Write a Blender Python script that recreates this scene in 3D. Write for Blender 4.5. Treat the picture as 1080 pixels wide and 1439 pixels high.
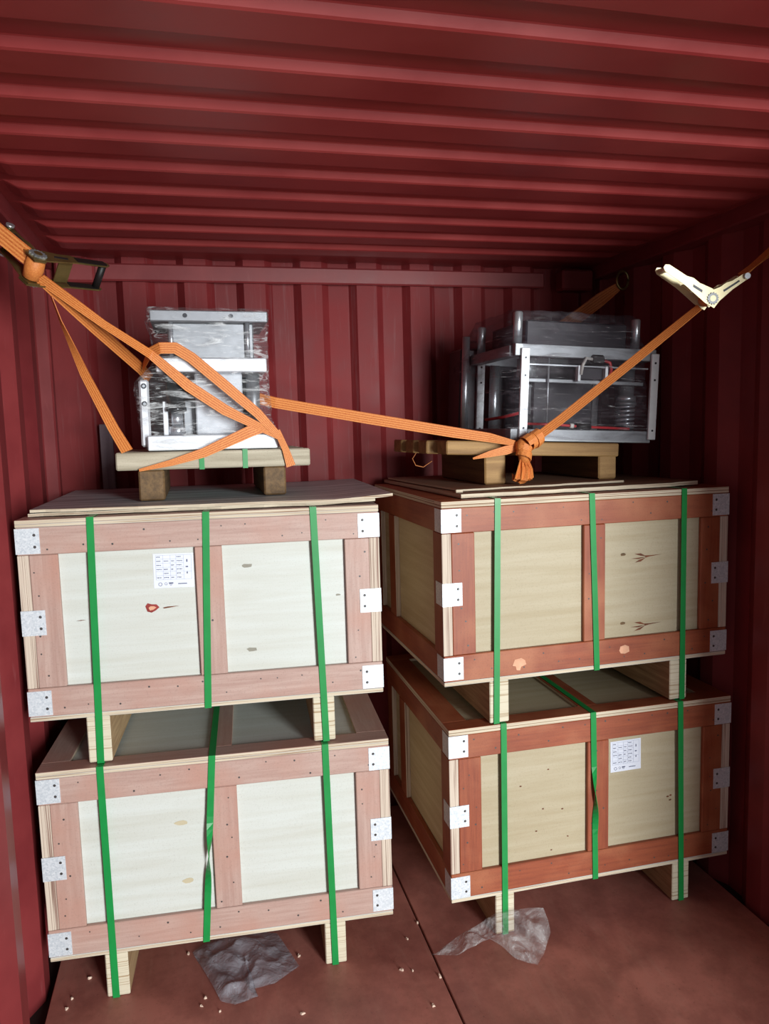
import bpy, bmesh, math, random
from mathutils import Vector, Matrix, Quaternion, noise

for o in list(bpy.data.objects):
    bpy.data.objects.remove(o, do_unlink=True)
scene = bpy.context.scene
C = scene.collection
random.seed(7)
PI = math.pi

# ------------------------------------------------------------------ camera
cam_d = bpy.data.cameras.new('camera')
cam = bpy.data.objects.new('camera', cam_d)
C.objects.link(cam)
cam_d.sensor_fit = 'AUTO'
cam_d.sensor_width = 36.0
cam_d.lens = 1074.95 / 1439.0 * 36.0
cam_d.clip_start = 0.02
cr, cu, cf = Vector((0.97083, -0.23822, -0.02710)), Vector((0.05258, 0.10124, 0.99347)), Vector((0.23392, 0.96592, -0.11082))
cam.matrix_world = Matrix(((cr.x, cu.x, -cf.x, 0.5374), (cr.y, cu.y, -cf.y, -1.9781), (cr.z, cu.z, -cf.z, 1.6931), (0, 0, 0, 1)))
scene.camera = cam

# ------------------------------------------------------------------ world and light
DOOR_Y = -1.75                      # unseen open door end, set just ahead of the camera for its light falloff
world = bpy.data.worlds.new('daylight')
scene.world = world
world.use_nodes = True
bg = world.node_tree.nodes['Background']
bg.inputs['Color'].default_value = (0.90, 0.97, 1.0, 1)
bg.inputs['Strength'].default_value = 0.36

pd = bpy.data.lights.new('door_portal', 'AREA')
pd.shape = 'RECTANGLE'; pd.size = 2.33; pd.size_y = 2.38
pd.cycles.is_portal = True
po = bpy.data.objects.new('door_portal', pd); C.objects.link(po)
po.location = (1.165, DOOR_Y + 0.01, 1.19); po.rotation_euler = (PI / 2, 0, 0)   # shines towards +y

# bright daylight from the yard in front of the open doors, cut off on the right by the door jamb
ld = bpy.data.lights.new('yard_daylight', 'AREA')
ld.shape = 'RECTANGLE'; ld.size = 1.5; ld.size_y = 4.2
ld.energy = 1080
ld.color = (0.95, 1.0, 0.985)
lo = bpy.data.objects.new('yard_daylight', ld); C.objects.link(lo)
lo.location = (3.45, -8.0, 1.75)
lo.rotation_euler = (Vector((1.1, 0.3, 1.15)) - lo.location).to_track_quat('-Z', 'Y').to_euler()

vs = scene.view_settings
vs.view_transform = 'Standard'
vs.look = 'None'
vs.exposure = 0.0
vs.gamma = 1.0
vs.use_curve_mapping = False

# ------------------------------------------------------------------ materials
def srgb(r, g, b):
    f = lambda c: (c / 255 / 12.92) if c / 255 <= 0.04045 else ((c / 255 + 0.055) / 1.055) ** 2.4
    return (f(r), f(g), f(b), 1)

class NT:
    def __init__(s, name):
        s.m = bpy.data.materials.new(name); s.m.use_nodes = True
        s.t = s.m.node_tree; s.n = s.t.nodes; s.l = s.t.links
        s.b = s.n['Principled BSDF']; s.out = s.n['Material Output']
    def add(s, ty, **kw):
        n = s.n.new(ty)
        for k, v in kw.items():
            if k in n.inputs and not hasattr(type(n), k): n.inputs[k].default_value = v
            else: setattr(n, k, v)
        return n
    def link(s, a, b): s.l.new(a, b)
    def coords(s, scale, kind='Object', rnd=True):
        tc = s.add('ShaderNodeTexCoord')
        mp = s.add('ShaderNodeMapping'); mp.inputs['Scale'].default_value = scale
        s.link(tc.outputs[kind], mp.inputs['Vector'])
        if rnd:
            oi = s.add('ShaderNodeObjectInfo')
            mu = s.add('ShaderNodeMath', operation='MULTIPLY'); mu.inputs[1].default_value = 37.0
            s.link(oi.outputs['Random'], mu.inputs[0])
            s.link(mu.outputs[0], mp.inputs['Location'])
        return mp.outputs['Vector']
    def noise(s, vec, scale, detail=4, rough=0.55, dist=0):
        n = s.add('ShaderNodeTexNoise'); n.inputs['Scale'].default_value = scale
        n.inputs['Detail'].default_value = detail; n.inputs['Roughness'].default_value = rough; n.inputs['Distortion'].default_value = dist
        s.link(vec, n.inputs['Vector']); return n.outputs['Fac']
    def ramp(s, fac, stops):
        r = s.add('ShaderNodeValToRGB'); e = r.color_ramp.elements
        while len(e) < len(stops): e.new(0.5)
        for i, (p, c) in enumerate(stops):
            e[i].position = p; e[i].color = c if len(c) == 4 else (*c, 1)
        s.link(fac, r.inputs['Fac']); return r.outputs['Color']
    def mix(s, fac, a, b, mode='MIX'):
        n = s.add('ShaderNodeMix', data_type='RGBA', blend_type=mode)
        for sock, v in ((n.inputs['Factor'], fac), (n.inputs[6], a), (n.inputs[7], b)):
            if hasattr(v, 'links') or isinstance(v, bpy.types.NodeSocket): s.link(v, sock)
            else: sock.default_value = v
        return n.outputs[2]
    def bump(s, h, strength, dist=0.002):
        b = s.add('ShaderNodeBump'); b.inputs['Strength'].default_value = strength; b.inputs['Distance'].default_value = dist
        s.link(h, b.inputs['Height']); s.link(b.outputs['Normal'], s.b.inputs['Normal'])

def K(v): return (v, v, v, 1)

def wood(name, light, dark, axis, freq=60, rough=0.6, contrast=1.0, blot=None):
    t = NT(name)
    sc = [1.0, 1.0, 1.0]; sc[axis] = 0.06
    v = t.coords(tuple(sc))
    n1 = t.noise(v, freq, 5, 0.6, 0.3)
    v2 = t.coords((1, 1, 1))
    n2 = t.noise(v2, 5, 3, 0.5)
    c = t.ramp(n1, [(0.5 - 0.22 / contrast, dark), (0.5 + 0.18 / contrast, light)])
    if blot:
        f = t.ramp(n2, [(0.45, K(0)), (0.72, K(1))])
        c = t.mix(f, c, blot)
    n4 = t.noise(v2, 260, 2, 0.5)
    c = t.mix(t.ramp(n4, [(0.56, K(0)), (0.72, K(0.32))]), c, tuple(q * 0.72 for q in dark[:3]) + (1,))
    t.link(c, t.b.inputs['Base Color'])
    t.b.inputs['Roughness'].default_value = rough
    t.bump(n1, 0.25, 0.001)
    return t.m

def ply(name, light, dark, axis, freq, off=0.0):
    """cut edge of plywood: layers stacked along one axis"""
    t = NT(name)
    sc = [2.0, 2.0, 2.0]; sc[axis] = freq
    v = t.coords(tuple(sc), rnd=True)
    n = t.noise(v, 1.0, 3, 0.55, 0.15)
    c = t.ramp(n, [(0.36, dark), (0.47, light), (0.58, light), (0.66, [(a + b) / 2 for a, b in zip(light, dark)])])
    t.link(c, t.b.inputs['Base Color']); t.b.inputs['Roughness'].default_value = 0.75
    t.bump(n, 0.4, 0.001)
    return t.m

def paint(name, col, dark, wear, rough=0.42, wear_amt=0.62, vscale=(1, 1, 0.12), spec=0.4):
    t = NT(name)
    v = t.coords((1, 1, 1), rnd=False)
    vv = t.coords(vscale, rnd=False)
    n1 = t.noise(v, 2.6, 5, 0.6)
    n2 = t.noise(vv, 42, 4, 0.7)
    n3 = t.noise(v, 60, 3, 0.7)
    c = t.ramp(n1, [(0.3, dark), (0.62, col)])
    f = t.ramp(n2, [(wear_amt, K(0)), (wear_amt + 0.16, K(0.45))])
    c = t.mix(f, c, wear)
    t.link(c, t.b.inputs['Base Color'])
    r = t.ramp(n1, [(0.3, K(rough - 0.08)), (0.7, K(rough + 0.12))])
    t.link(r, t.b.inputs['Roughness'])
    t.b.inputs['Specular IOR Level'].default_value = spec
    t.bump(n3, 0.12, 0.0015)
    return t.m

def plain(name, col, rough=0.5, metal=0.0, spec=0.5, var=0.12):
    t = NT(name)
    v = t.coords((1, 1, 1))
    n = t.noise(v, 25, 4)
    d = tuple(c * (1 - var * 2) for c in col[:3]) + (1,)
    c = t.ramp(n, [(0.3, d), (0.65, col)])
    t.link(c, t.b.inputs['Base Color'])
    t.b.inputs['Roughness'].default_value = rough; t.b.inputs['Metallic'].default_value = metal
    t.b.inputs['Specular IOR Level'].default_value = spec
    return t.m

M = {}
M['red'] = paint('red_container_paint', srgb(134, 52, 54), srgb(110, 39, 43), srgb(146, 82, 84))
M['red_back'] = paint('red_end_wall_paint', srgb(128, 44, 46), srgb(108, 34, 37), srgb(132, 88, 90), wear_amt=0.56, vscale=(1, 1, 0.05), spec=0.2, rough=0.55)
M['roof'] = paint('red_roof_paint', srgb(156, 58, 57), srgb(136, 44, 45), srgb(168, 88, 86), rough=0.40, wear_amt=0.7, vscale=(0.05, 1, 1), spec=0.5)

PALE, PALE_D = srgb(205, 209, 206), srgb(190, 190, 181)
M['pale_x'] = wood('lit_poplar_plywood', PALE, PALE_D, 0, 34, 0.55, 0.8)  # panel wood with the left stack's stronger light in its colour
M['pale_warm_x'] = wood('dim_cream_plywood', srgb(180, 168, 144), srgb(162, 146, 116), 0, 34, 0.55, 0.8)  # same panel wood, weaker light on the right stack put into the tone
M['pale_y'] = wood('poplar_plywood_side', srgb(205, 188, 155), srgb(176, 152, 115), 1, 34, 0.6, 0.8)
for tag_, l, d, b in (('pink_lit', srgb(186, 158, 148), srgb(164, 130, 120), srgb(178, 134, 120)), ('rust', srgb(152, 76, 45), srgb(124, 55, 32), srgb(166, 100, 68))):  # paler left copy of the frame veneer has the stronger light painted in
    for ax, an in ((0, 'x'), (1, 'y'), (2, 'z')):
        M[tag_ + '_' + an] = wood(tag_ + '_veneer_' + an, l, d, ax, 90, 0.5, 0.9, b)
M['ply_z'] = ply('plywood_edge_flat', srgb(206, 192, 170), srgb(140, 110, 88), 2, 330)
M['ply_x'] = ply('plywood_edge_upright', srgb(204, 188, 172), srgb(132, 100, 88), 0, 260)
M['skid_end'] = ply('laminated_skid_end', srgb(208, 198, 176), srgb(166, 142, 112), 2, 150)
M['skid_side'] = wood('laminated_skid_side', srgb(190, 160, 120), srgb(140, 108, 76), 1, 80, 0.7)
M['sheet_grey'] = wood('weathered_grey_plywood', srgb(206, 216, 220), srgb(112, 120, 128), 0, 26, 0.45, 1.1)
M['sheet_brown'] = wood('brown_plywood_sheet', srgb(150, 108, 84), srgb(98, 66, 50), 0, 40, 0.7, 0.8)
M['timber'] = wood('bleached_pallet_timber', srgb(196, 186, 166), srgb(140, 128, 108), 0, 55, 0.75, 0.8)
M['timber_brown'] = wood('brown_pallet_timber', srgb(176, 138, 88), srgb(118, 84, 48), 0, 40, 0.7, 0.8)
M['block'] = wood('dark_pallet_block', srgb(128, 98, 62), srgb(64, 46, 30), 1, 60, 0.7, 0.7)
M['galv'] = None
t = NT('galvanised_steel')
v = t.coords((1, 1, 1))
vo = t.add('ShaderNodeTexVoronoi'); vo.inputs['Scale'].default_value = 220; t.link(v, vo.inputs['Vector'])
c = t.ramp(vo.outputs['Color'], [(0.1, srgb(196, 203, 212)), (0.9, srgb(226, 230, 236))])
t.link(c, t.b.inputs['Base Color']); t.b.inputs['Metallic'].default_value = 0.35; t.b.inputs['Roughness'].default_value = 0.5
M['galv'] = t.m
M['nail'] = plain('dark_nail', srgb(88, 84, 84), 0.5, 0.6)
M['green'] = plain('green_plastic_strapping', srgb(20, 138, 66), 0.35, 0, 0.5, 0.06)
M['paper'] = plain('white_paper', srgb(222, 226, 240), 0.7, 0, 0.3, 0.03)
M['ink'] = plain('grey_ink', srgb(96, 100, 124), 0.8, 0, 0.2, 0.02)
M['ink_pale'] = plain('pale_ink', srgb(160, 166, 190), 0.8, 0, 0.2, 0.02)
M['knot'] = plain('dark_knot_wood', srgb(120, 66, 38), 0.6, 0, 0.4, 0.25)
M['knot_red'] = plain('red_knot_wood', srgb(150, 50, 46), 0.5, 0, 0.4, 0.2)
M['stain'] = plain('tan_wood_stain', srgb(192, 180, 152), 0.6, 0, 0.3, 0.06)
M['stain_grey'] = plain('grey_wood_stain', srgb(150, 146, 134), 0.6, 0, 0.3, 0.12)
M['torn'] = plain('torn_pale_veneer', srgb(226, 170, 140), 0.8, 0, 0.3, 0.15)
M['steel'] = plain('bright_machined_steel', srgb(206, 210, 216), 0.28, 0.75, 0.5, 0.05)
M['alu'] = plain('milled_aluminium', srgb(226, 228, 232), 0.42, 0.35, 0.5, 0.04)
M['alu_grey'] = plain('dull_grey_aluminium', srgb(150, 152, 156), 0.45, 0.55, 0.5, 0.08)
M['dark_metal'] = plain('dark_oiled_steel', srgb(58, 58, 64), 0.35, 0.6, 0.5, 0.15)
M['oil_black'] = plain('black_oiled_bushing', srgb(40, 40, 44), 0.22, 0.5, 0.8, 0.2)
M['frost'] = plain('milky_wrapped_block', srgb(212, 216, 222), 0.4, 0.0, 0.5, 0.1)
M['body'] = plain('dark_machine_body', srgb(46, 40, 48), 0.4, 0.2, 0.5, 0.15)
M['brass'] = plain('yellow_zinc_steel', srgb(150, 132, 84), 0.3, 0.8, 0.5, 0.18)
M['cream_metal'] = plain('pale_zinc_steel', srgb(224, 210, 170), 0.35, 0.4, 0.5, 0.06)
M['black'] = plain('black_rubber', srgb(26, 22, 22), 0.5, 0, 0.4, 0.1)
M['red_cable'] = plain('red_cable', srgb(190, 40, 44), 0.45)
M['white_tag'] = plain('white_plastic', srgb(224, 220, 214), 0.5)
M['chip'] = plain('pale_wood_chip', srgb(226, 198, 180), 0.8)

# orange webbing, stripes across the width through the band's own UVs
t = NT('orange_webbing')
tc = t.add('ShaderNodeTexCoord'); sp = t.add('ShaderNodeSeparateXYZ'); t.link(tc.outputs['UV'], sp.inputs[0])
mu = t.add('ShaderNodeMath', operation='MULTIPLY'); mu.inputs[1].default_value = 31.0; t.link(sp.outputs['X'], mu.inputs[0])
si = t.add('ShaderNodeMath', operation='SINE'); t.link(mu.outputs[0], si.inputs[0])
ma = t.add('ShaderNodeMath', operation='MULTIPLY_ADD'); ma.inputs[1].default_value = 0.5; ma.inputs[2].default_value = 0.5; t.link(si.outputs[0], ma.inputs[0])
v = t.coords((300, 300, 300), rnd=False)
n = t.noise(v, 1.0, 2)
c1 = t.ramp(ma.outputs[0], [(0.1, srgb(188, 92, 36)), (0.75, srgb(222, 140, 72))])
c = t.mix(0.25, c1, t.ramp(n, [(0.35, srgb(170, 74, 24)), (0.65, srgb(244, 168, 90))]))
t.link(c, t.b.inputs['Base Color']); t.b.inputs['Roughness'].default_value = 0.6
t.bump(ma.outputs[0], 0.4, 0.001)
M['orange'] = t.m

# floor
t = NT('worn_red_brown_floor_plywood')
v = t.coords((1, 1, 1), rnd=False); vs_ = t.coords((1, 0.12, 1), rnd=False)
n1 = t.noise(v, 3.2, 6, 0.62); n2 = t.noise(vs_, 36, 5, 0.7); n3 = t.noise(v, 95, 3, 0.7)
c = t.ramp(n1, [(0.3, srgb(142, 84, 76)), (0.6, srgb(176, 110, 98))])
c = t.mix(t.ramp(n2, [(0.5, K(0)), (0.78, K(0.5))]), c, srgb(172, 122, 108))
c = t.mix(t.ramp(n3, [(0.64, K(0)), (0.74, K(0.5))]), c, srgb(70, 32, 28))
n5 = t.noise(v, 7.5, 7, 0.7)
c = t.mix(t.ramp(n5, [(0.40, K(0.32)), (0.58, K(0))]), c, srgb(96, 48, 42))
t.link(c, t.b.inputs['Base Color'])
t.link(t.ramp(n1, [(0.3, K(0.42)), (0.7, K(0.62))]), t.b.inputs['Roughness'])
t.bump(n2, 0.2, 0.002)
M['floor'] = t.m
M['under'] = plain('dark_underfloor', srgb(38, 20, 18), 0.8)

def film(name, base, top, tint, nscale, stretch, gloss_rough=0.16, lo=0.44, hi=0.66, glint=0.0):
    t = NT(name)
    v = t.coords(stretch)
    n = t.noise(v, nscale, 6, 0.66, 1.2)
    n2 = t.noise(v, nscale * 3.1, 4, 0.6, 0.8)
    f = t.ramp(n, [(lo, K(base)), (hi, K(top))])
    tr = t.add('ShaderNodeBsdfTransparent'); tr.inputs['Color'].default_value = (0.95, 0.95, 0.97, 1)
    ms = t.add('ShaderNodeMixShader')
    v3 = t.coords((stretch[0] * 0.35, stretch[1] * 0.35, stretch[2] * 1.6))
    n3 = t.noise(v3, nscale * 2.4, 5, 0.7, 1.6)
    st = t.ramp(n3, [(0.60, K(0)), (0.70, K(glint))])
    t.link(t.mix(st, tint, (0.92, 0.93, 0.95, 1)), t.b.inputs['Base Color'])  # white glints on the wrap painted into base colour and opacity
    f = t.mix(1.0, f, st, 'ADD')
    t.b.inputs['Roughness'].default_value = gloss_rough
    t.b.inputs['Specular IOR Level'].default_value = 0.5
    t.link(f, ms.inputs[0]); t.link(tr.outputs[0], ms.inputs[1]); t.link(t.b.outputs[0], ms.inputs[2])
    t.link(ms.outputs[0], t.out.inputs['Surface'])
    ad = t.add('ShaderNodeMath', operation='ADD'); t.link(n, ad.inputs[0]); t.link(n2, ad.inputs[1])
    t.bump(ad.outputs[0], 0.9, 0.006)
    return t.m
M['film_l'] = film('clear_stretch_film', 0.03, 0.62, (0.85, 0.87, 0.9, 1), 16, (0.5, 1, 2.8), lo=0.52, hi=0.66, glint=0.6)
M['film_r'] = film('dark_stretch_film', 0.13, 0.5, (0.12, 0.10, 0.12, 1), 9, (0.6, 0.6, 2.4), 0.12, lo=0.5, hi=0.72, glint=0.55)
M['bag'] = film('crumpled_polythene', 0.34, 0.62, (0.42, 0.42, 0.48, 1), 12, (1, 1, 1), 0.18)
M['bag_r'] = film('crumpled_clear_polythene', 0.14, 0.5, (0.6, 0.59, 0.6, 1), 14, (1, 1, 1), 0.15)

# ------------------------------------------------------------------ mesh helpers
def link(o, parent=None):
    C.objects.link(o)
    if parent: o.parent = parent
    return o

def tag(o, label=None, cat=None, group=None, kind=None):
    if label: o['label'] = label
    if cat: o['category'] = cat
    if group: o['group'] = group
    if kind: o['kind'] = kind
    return o

def empty(name, loc=(0, 0, 0), rot=(0, 0, 0), parent=None):
    o = bpy.data.objects.new(name, None); o.location = loc; o.rotation_euler = rot
    o.empty_display_size = 0.1
    return link(o, parent)

_cache = {}
def box_mesh(sx, sy, sz, mats, bev=0.0015):
    """chamfered box; mats = one name, or (face, edge) with rule name ('z': top/bottom faces are 'face')"""
    key = (round(sx, 4), round(sy, 4), round(sz, 4), mats, bev)
    if key in _cache: return _cache[key]
    bm = bmesh.new(); bmesh.ops.create_cube(bm, size=1)
    for v in bm.verts: v.co = Vector((v.co.x * sx, v.co.y * sy, v.co.z * sz))
    if bev: bmesh.ops.bevel(bm, geom=bm.edges[:], offset=min(bev, min(sx, sy, sz) * 0.3), segments=1, affect='EDGES')
    me = bpy.data.meshes.new('box')
    if isinstance(mats, str): me.materials.append(M[mats])
    else:
        rule, a, b = mats
        me.materials.append(M[a]); me.materials.append(M[b])
        ax = 'xyz'.index(rule)
        for f in bm.faces: f.material_index = 0 if abs(f.normal[ax]) > 0.5 else 1
    bm.to_mesh(me); bm.free()
    _cache[key] = me
    return me

def box(name, lo_, hi_, mats, parent=None, bev=0.0015, rot=None):
    s = [hi_[i] - lo_[i] for i in range(3)]
    o = bpy.data.objects.new(name, box_mesh(*s, mats, bev))
    o.location = [(lo_[i] + hi_[i]) / 2 for i in range(3)]
    if rot: o.rotation_euler = rot
    return link(o, parent)

def mesh_obj(name, verts, faces, mat, parent=None, smooth=False, uvs=None):
    me = bpy.data.meshes.new(name)
    me.from_pydata([tuple(v) for v in verts], [], faces)
    for m in (mat if isinstance(mat, (list, tuple)) else [mat]): me.materials.append(M[m])
    if uvs:
        ul = me.uv_layers.new(name='uv')
        for lp in me.loops: ul.data[lp.index].uv = uvs[lp.vertex_index]
    if smooth:
        for p_ in me.polygons: p_.use_smooth = True
    me.update()
    return link(bpy.data.objects.new(name, me), parent)

def bm_obj(name, bm, mat, parent=None, smooth=False):
    bmesh.ops.recalc_face_normals(bm, faces=bm.faces[:])
    me = bpy.data.meshes.new(name); bm.to_mesh(me); bm.free()
    for m in (mat if isinstance(mat, (list, tuple)) else [mat]): me.materials.append(M[m])
    if smooth:
        for p_ in me.polygons: p_.use_smooth = True
    return link(bpy.data.objects.new(name, me), parent)

def frame_of(d):
    d = d.normalized(); a = Vector((0, 0, 1)) if abs(d.z) < 0.9 else Vector((1, 0, 0))
    s = d.cross(a).normalized(); return s, s.cross(d).normalized()

def tube_bm(bm, pts, radii, seg=14, cap=True):
    pts = [Vector(p_) for p_ in pts]
    if not hasattr(radii, '__len__'): radii = [radii] * len(pts)
    rings = []; s0 = None
    for i, p_ in enumerate(pts):
        d = (pts[min(i + 1, len(pts) - 1)] - pts[max(i - 1, 0)])
        if d.length < 1e-9: d = pts[-1] - pts[0]
        s, u = frame_of(d) if s0 is None else ((s0 - d.normalized() * s0.dot(d.normalized())).normalized(), None)
        s0 = s; u = s.cross(d.normalized())
        rings.append([bm.verts.new(p_ + (s * math.cos(2 * PI * k / seg) + u * math.sin(2 * PI * k / seg)) * radii[i]) for k in range(seg)])
    for a, b in zip(rings, rings[1:]):
        for k in range(seg): bm.faces.new((a[k], a[(k + 1) % seg], b[(k + 1) % seg], b[k]))
    if cap: bm.faces.new(rings[0]); bm.faces.new(rings[-1])

def tube(name, pts, radii, mat, parent=None, seg=14):
    bm = bmesh.new(); tube_bm(bm, pts, radii, seg)
    o = bm_obj(name, bm, mat, parent)
    for p_ in o.data.polygons: p_.use_smooth = len(p_.vertices) == 4
    return o

def ribbon(name, pts, wdirs, width, mat, parent=None, thick=0.0018, sub=10):
    """flat band swept through pts; wdirs gives the band's width direction at each point"""
    P = [Vector(p_) for p_ in pts]
    Wd = [Vector(w) for w in (wdirs if isinstance(wdirs, list) else [wdirs] * len(P))]
    widths = width if hasattr(width, '__len__') else [width] * len(P)
    sp, sw, sd = [], [], []
    for i in range(len(P) - 1):
        for k in range(sub):
            a = k / sub
            sp.append(P[i].lerp(P[i + 1], a)); sw.append(Wd[i].lerp(Wd[i + 1], a)); sd.append(widths[i] * (1 - a) + widths[i + 1] * a)
    sp.append(P[-1]); sw.append(Wd[-1]); sd.append(widths[-1])
    vs2, fs, uv = [], [], []
    N = len(sp); L = 0
    for i in range(N):
        d = (sp[min(i + 1, N - 1)] - sp[max(i - 1, 0)]).normalized()
        w = (sw[i] - d * sw[i].dot(d)); w = w.normalized() if w.length > 1e-6 else frame_of(d)[0]
        n = d.cross(w)
        if i: L += (sp[i] - sp[i - 1]).length
        for (a, b) in ((-1, -1), (1, -1), (1, 1), (-1, 1)):
            vs2.append(sp[i] + w * (a * sd[i] / 2) + n * (b * thick / 2)); uv.append(((a + 1) / 2, L))
    for i in range(N - 1):
        o0, o1 = i * 4, (i + 1) * 4
        for k in range(4): fs.append((o0 + k, o0 + (k + 1) % 4, o1 + (k + 1) % 4, o1 + k))
    fs += [(3, 2, 1, 0), tuple((N - 1) * 4 + k for k in range(4))]
    return mesh_obj(name, vs2, fs, mat, parent, uvs=uv)

def prism(name, prof, thick, mat, mtx, parent=None, bev=0.0):
    """outline prof (2D) in local xy, extruded by thick along local z centred, placed by mtx"""
    bm = bmesh.new()
    lo2 = [bm.verts.new((x, y, -thick / 2)) for x, y in prof]; hi2 = [bm.verts.new((x, y, thick / 2)) for x, y in prof]
    bm.faces.new(lo2[::-1]); bm.faces.new(hi2)
    n = len(prof)
    for k in range(n): bm.faces.new((lo2[k], lo2[(k + 1) % n], hi2[(k + 1) % n], hi2[k]))
    bmesh.ops.transform(bm, matrix=mtx, verts=bm.verts[:])
    return bm_obj(name, bm, mat, parent)

# ------------------------------------------------------------------ the container
CW, ZT = 2.33, 2.371
Y0, Y1 = DOOR_Y, 1.215

def side_wall(name, xin, sgn, mat):
    """vertical trapezoid corrugation: ridges reach xin, troughs lie 36 mm outside"""
    ys = []
    P, dep = 0.274, 0.036
    k0 = 0.456
    y = k0 - P * 20
    while y < Y1 + 0.1:
        for dy, dx in ((-0.07, 0), (0.0, 0), (0.066, dep), (0.138, dep)):
            ys.append((y + dy, dx))
        y += P
    ys = [(a, b) for a, b in ys if Y0 <= a <= Y1]
    ys = [(Y0, ys[0][1])] + ys + [(Y1 + 0.03, ys[-1][1])]
    vs2, fs = [], []
    for a, b in ys:
        x = xin - sgn * b
        for z in (-0.05, 0.8, 1.6, 2.345): vs2.append((x, a, z))
        for z in (2.345, 1.6, 0.8, -0.05): vs2.append((x - sgn * 0.003, a, z))
    for i in range(len(ys) - 1):
        for k in range(8):
            a0, a1 = i * 8 + k, i * 8 + (k + 1) % 8
            fs.append((a0, a1, a1 + 8, a0 + 8))
    fs.append(tuple(range(8))); fs.append(tuple((len(ys) - 1) * 8 + k for k in range(7, -1, -1)))
    o = mesh_obj(name, vs2, fs, mat)
    return tag(o, kind='structure')

side_wall('wall_left', 0.0, 1, 'red')
side_wall('wall_right', CW, -1, 'red')

# closed end wall with narrow vertical folds
xs = [(-0.06, 0), (0.145, 0)]
x = 0.163; k = 0
P2 = 0.2313
while x < CW:
    # fold pair: plane steps back, runs, steps forward
    xs += [(x - 0.016, 0), (x + 0.016, 0.034), (x + P2 / 2 - 0.014, 0.034), (x + P2 / 2 + 0.014, 0)]
    x += P2
xs = [a for a in xs if a[0] < CW + 0.04] + [(CW + 0.06, 0)]
xs = sorted(set(xs))
vs2, fs = [], []
for a, b in xs:
    for z in (-0.05, 1.0, 1.7, 2.40): vs2.append((a, Y1 + b, z))
    for z in (2.40, 1.7, 1.0, -0.05): vs2.append((a, Y1 + b + 0.004, z))
for i in range(len(xs) - 1):
    for k in range(8):
        a0, a1 = i * 8 + k, i * 8 + (k + 1) % 8
        fs.append((a0, a0 + 8, a1 + 8, a1))
fs.append(tuple(range(7, -1, -1))); fs.append(tuple((len(xs) - 1) * 8 + k for k in range(8)))
tag(mesh_obj('wall_back', vs2, fs, 'red_back'), kind='structure')

# corrugated roof: ribs run across the container and taper out at both ends
ZLOW = 2.352
yc = 0.9127
prof = []
for k in range(0, 12):
    b = yc - 0.2 * k
    prof = [(b - 0.009, 0), (b - 0.006, 0.10), (b + 0.004, 0.86), (b + 0.010, 1), (b + 0.098, 1), (b + 0.103, 0.90), (b + 0.112, 0.1), (b + 0.116, 0)] + prof
prof = [(a, b) for a, b in prof if a > Y0 + 0.12]
prof = [(Y0, 0)] + prof + [(Y1 + 0.06, 0)]
xg = [(-0.06, 0), (0.055, 0), (0.075, 0.12), (0.11, 0.85), (0.13, 1), (0.6, 1), (1.165, 1), (1.73, 1), (CW - 0.13, 1), (CW - 0.11, 0.85), (CW - 0.075, 0.12), (CW - 0.055, 0), (CW + 0.06, 0)]
vs2, fs = [], []
n = len(xg)
for a, b in prof:
    for xx, tp in xg: vs2.append((xx, a, ZT - (ZT - ZLOW) * b * tp))
for a, b in prof:
    for xx, tp in xg: vs2.append((xx, a, ZT + 0.02))
off = len(prof) * n
for i in range(len(prof) - 1):
    for j in range(n - 1):
        q = i * n + j
        fs.append((q, q + n, q + n + 1, q + 1))
        q += off
        fs.append((q, q + 1, q + n + 1, q + n))
tag(mesh_obj('ceiling', vs2, fs, 'roof'), kind='structure')

# floor: plywood sheets over a dark under-structure
fl = box('floor', (-0.06, Y0, -0.08), (CW + 0.06, Y1 + 0.05, -0.03), 'under')
tag(fl, kind='structure')
fz = fl.location.copy()
for x0, x1 in ((0.022, 1.187), (1.193, CW - 0.022)):
    for y0, y1 in ((-1.20, 1.20), (Y0 + 0.005, -1.205)):
        o = box('floor_panel', (x0 - fz.x, y0 - fz.y, -0.028 - fz.z), (x1 - fz.x, y1 - fz.y, 0.0 - fz.z), 'floor', fl, 0.002)

# rails, header, corner posts
def trim(name, lo_, hi_, mat='red', bev=0.006): return tag(box(name, lo_, hi_, mat, None, bev), kind='structure')
trim('trim_1', (-0.07, Y0, 2.318), (0.045, Y1, 2.384))
trim('trim_2', (CW - 0.045, Y0, 2.318), (CW + 0.07, Y1, 2.384))
trim('trim_3', (0.045, Y1 - 0.022, 2.278), (2.055, Y1 - 0.001, 2.344))
trim('trim_4', (-0.05, Y1 - 0.05, 0.0), (0.022, Y1 - 0.001, 2.317))
trim('trim_5', (CW - 0.022, Y1 - 0.05, 0.0), (CW + 0.05, Y1 - 0.001, 2.317))
trim('trim_6', (2.115, Y1 - 0.075, 2.262), (2.262, Y1 - 0.001, 2.350), bev=0.008)
trim('trim_7', (0.06, Y1 - 0.075, 2.262), (0.20, Y1 - 0.023, 2.350), bev=0.008)

# ------------------------------------------------------------------ crates
W_, D_, H0, HT = 1.035, 0.835, 0.141, 0.728       # width, depth, underside and top of the lid
LID0, LID1 = 0.707, 0.7165

def nail_mesh():
    if 'nail' in _cache: return _cache['nail']
    bm = bmesh.new()
    bmesh.ops.create_cone(bm, cap_ends=True, segments=8, radius1=0.0045, radius2=0.003, depth=0.002)
    bmesh.ops.rotate(bm, cent=(0, 0, 0), matrix=Matrix.Rotation(PI / 2, 3, 'X'), verts=bm.verts[:])
    me = bpy.data.meshes.new('nail'); bm.to_mesh(me); bm.free(); me.materials.append(M['nail'])
    _cache['nail'] = me
    return me

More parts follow.
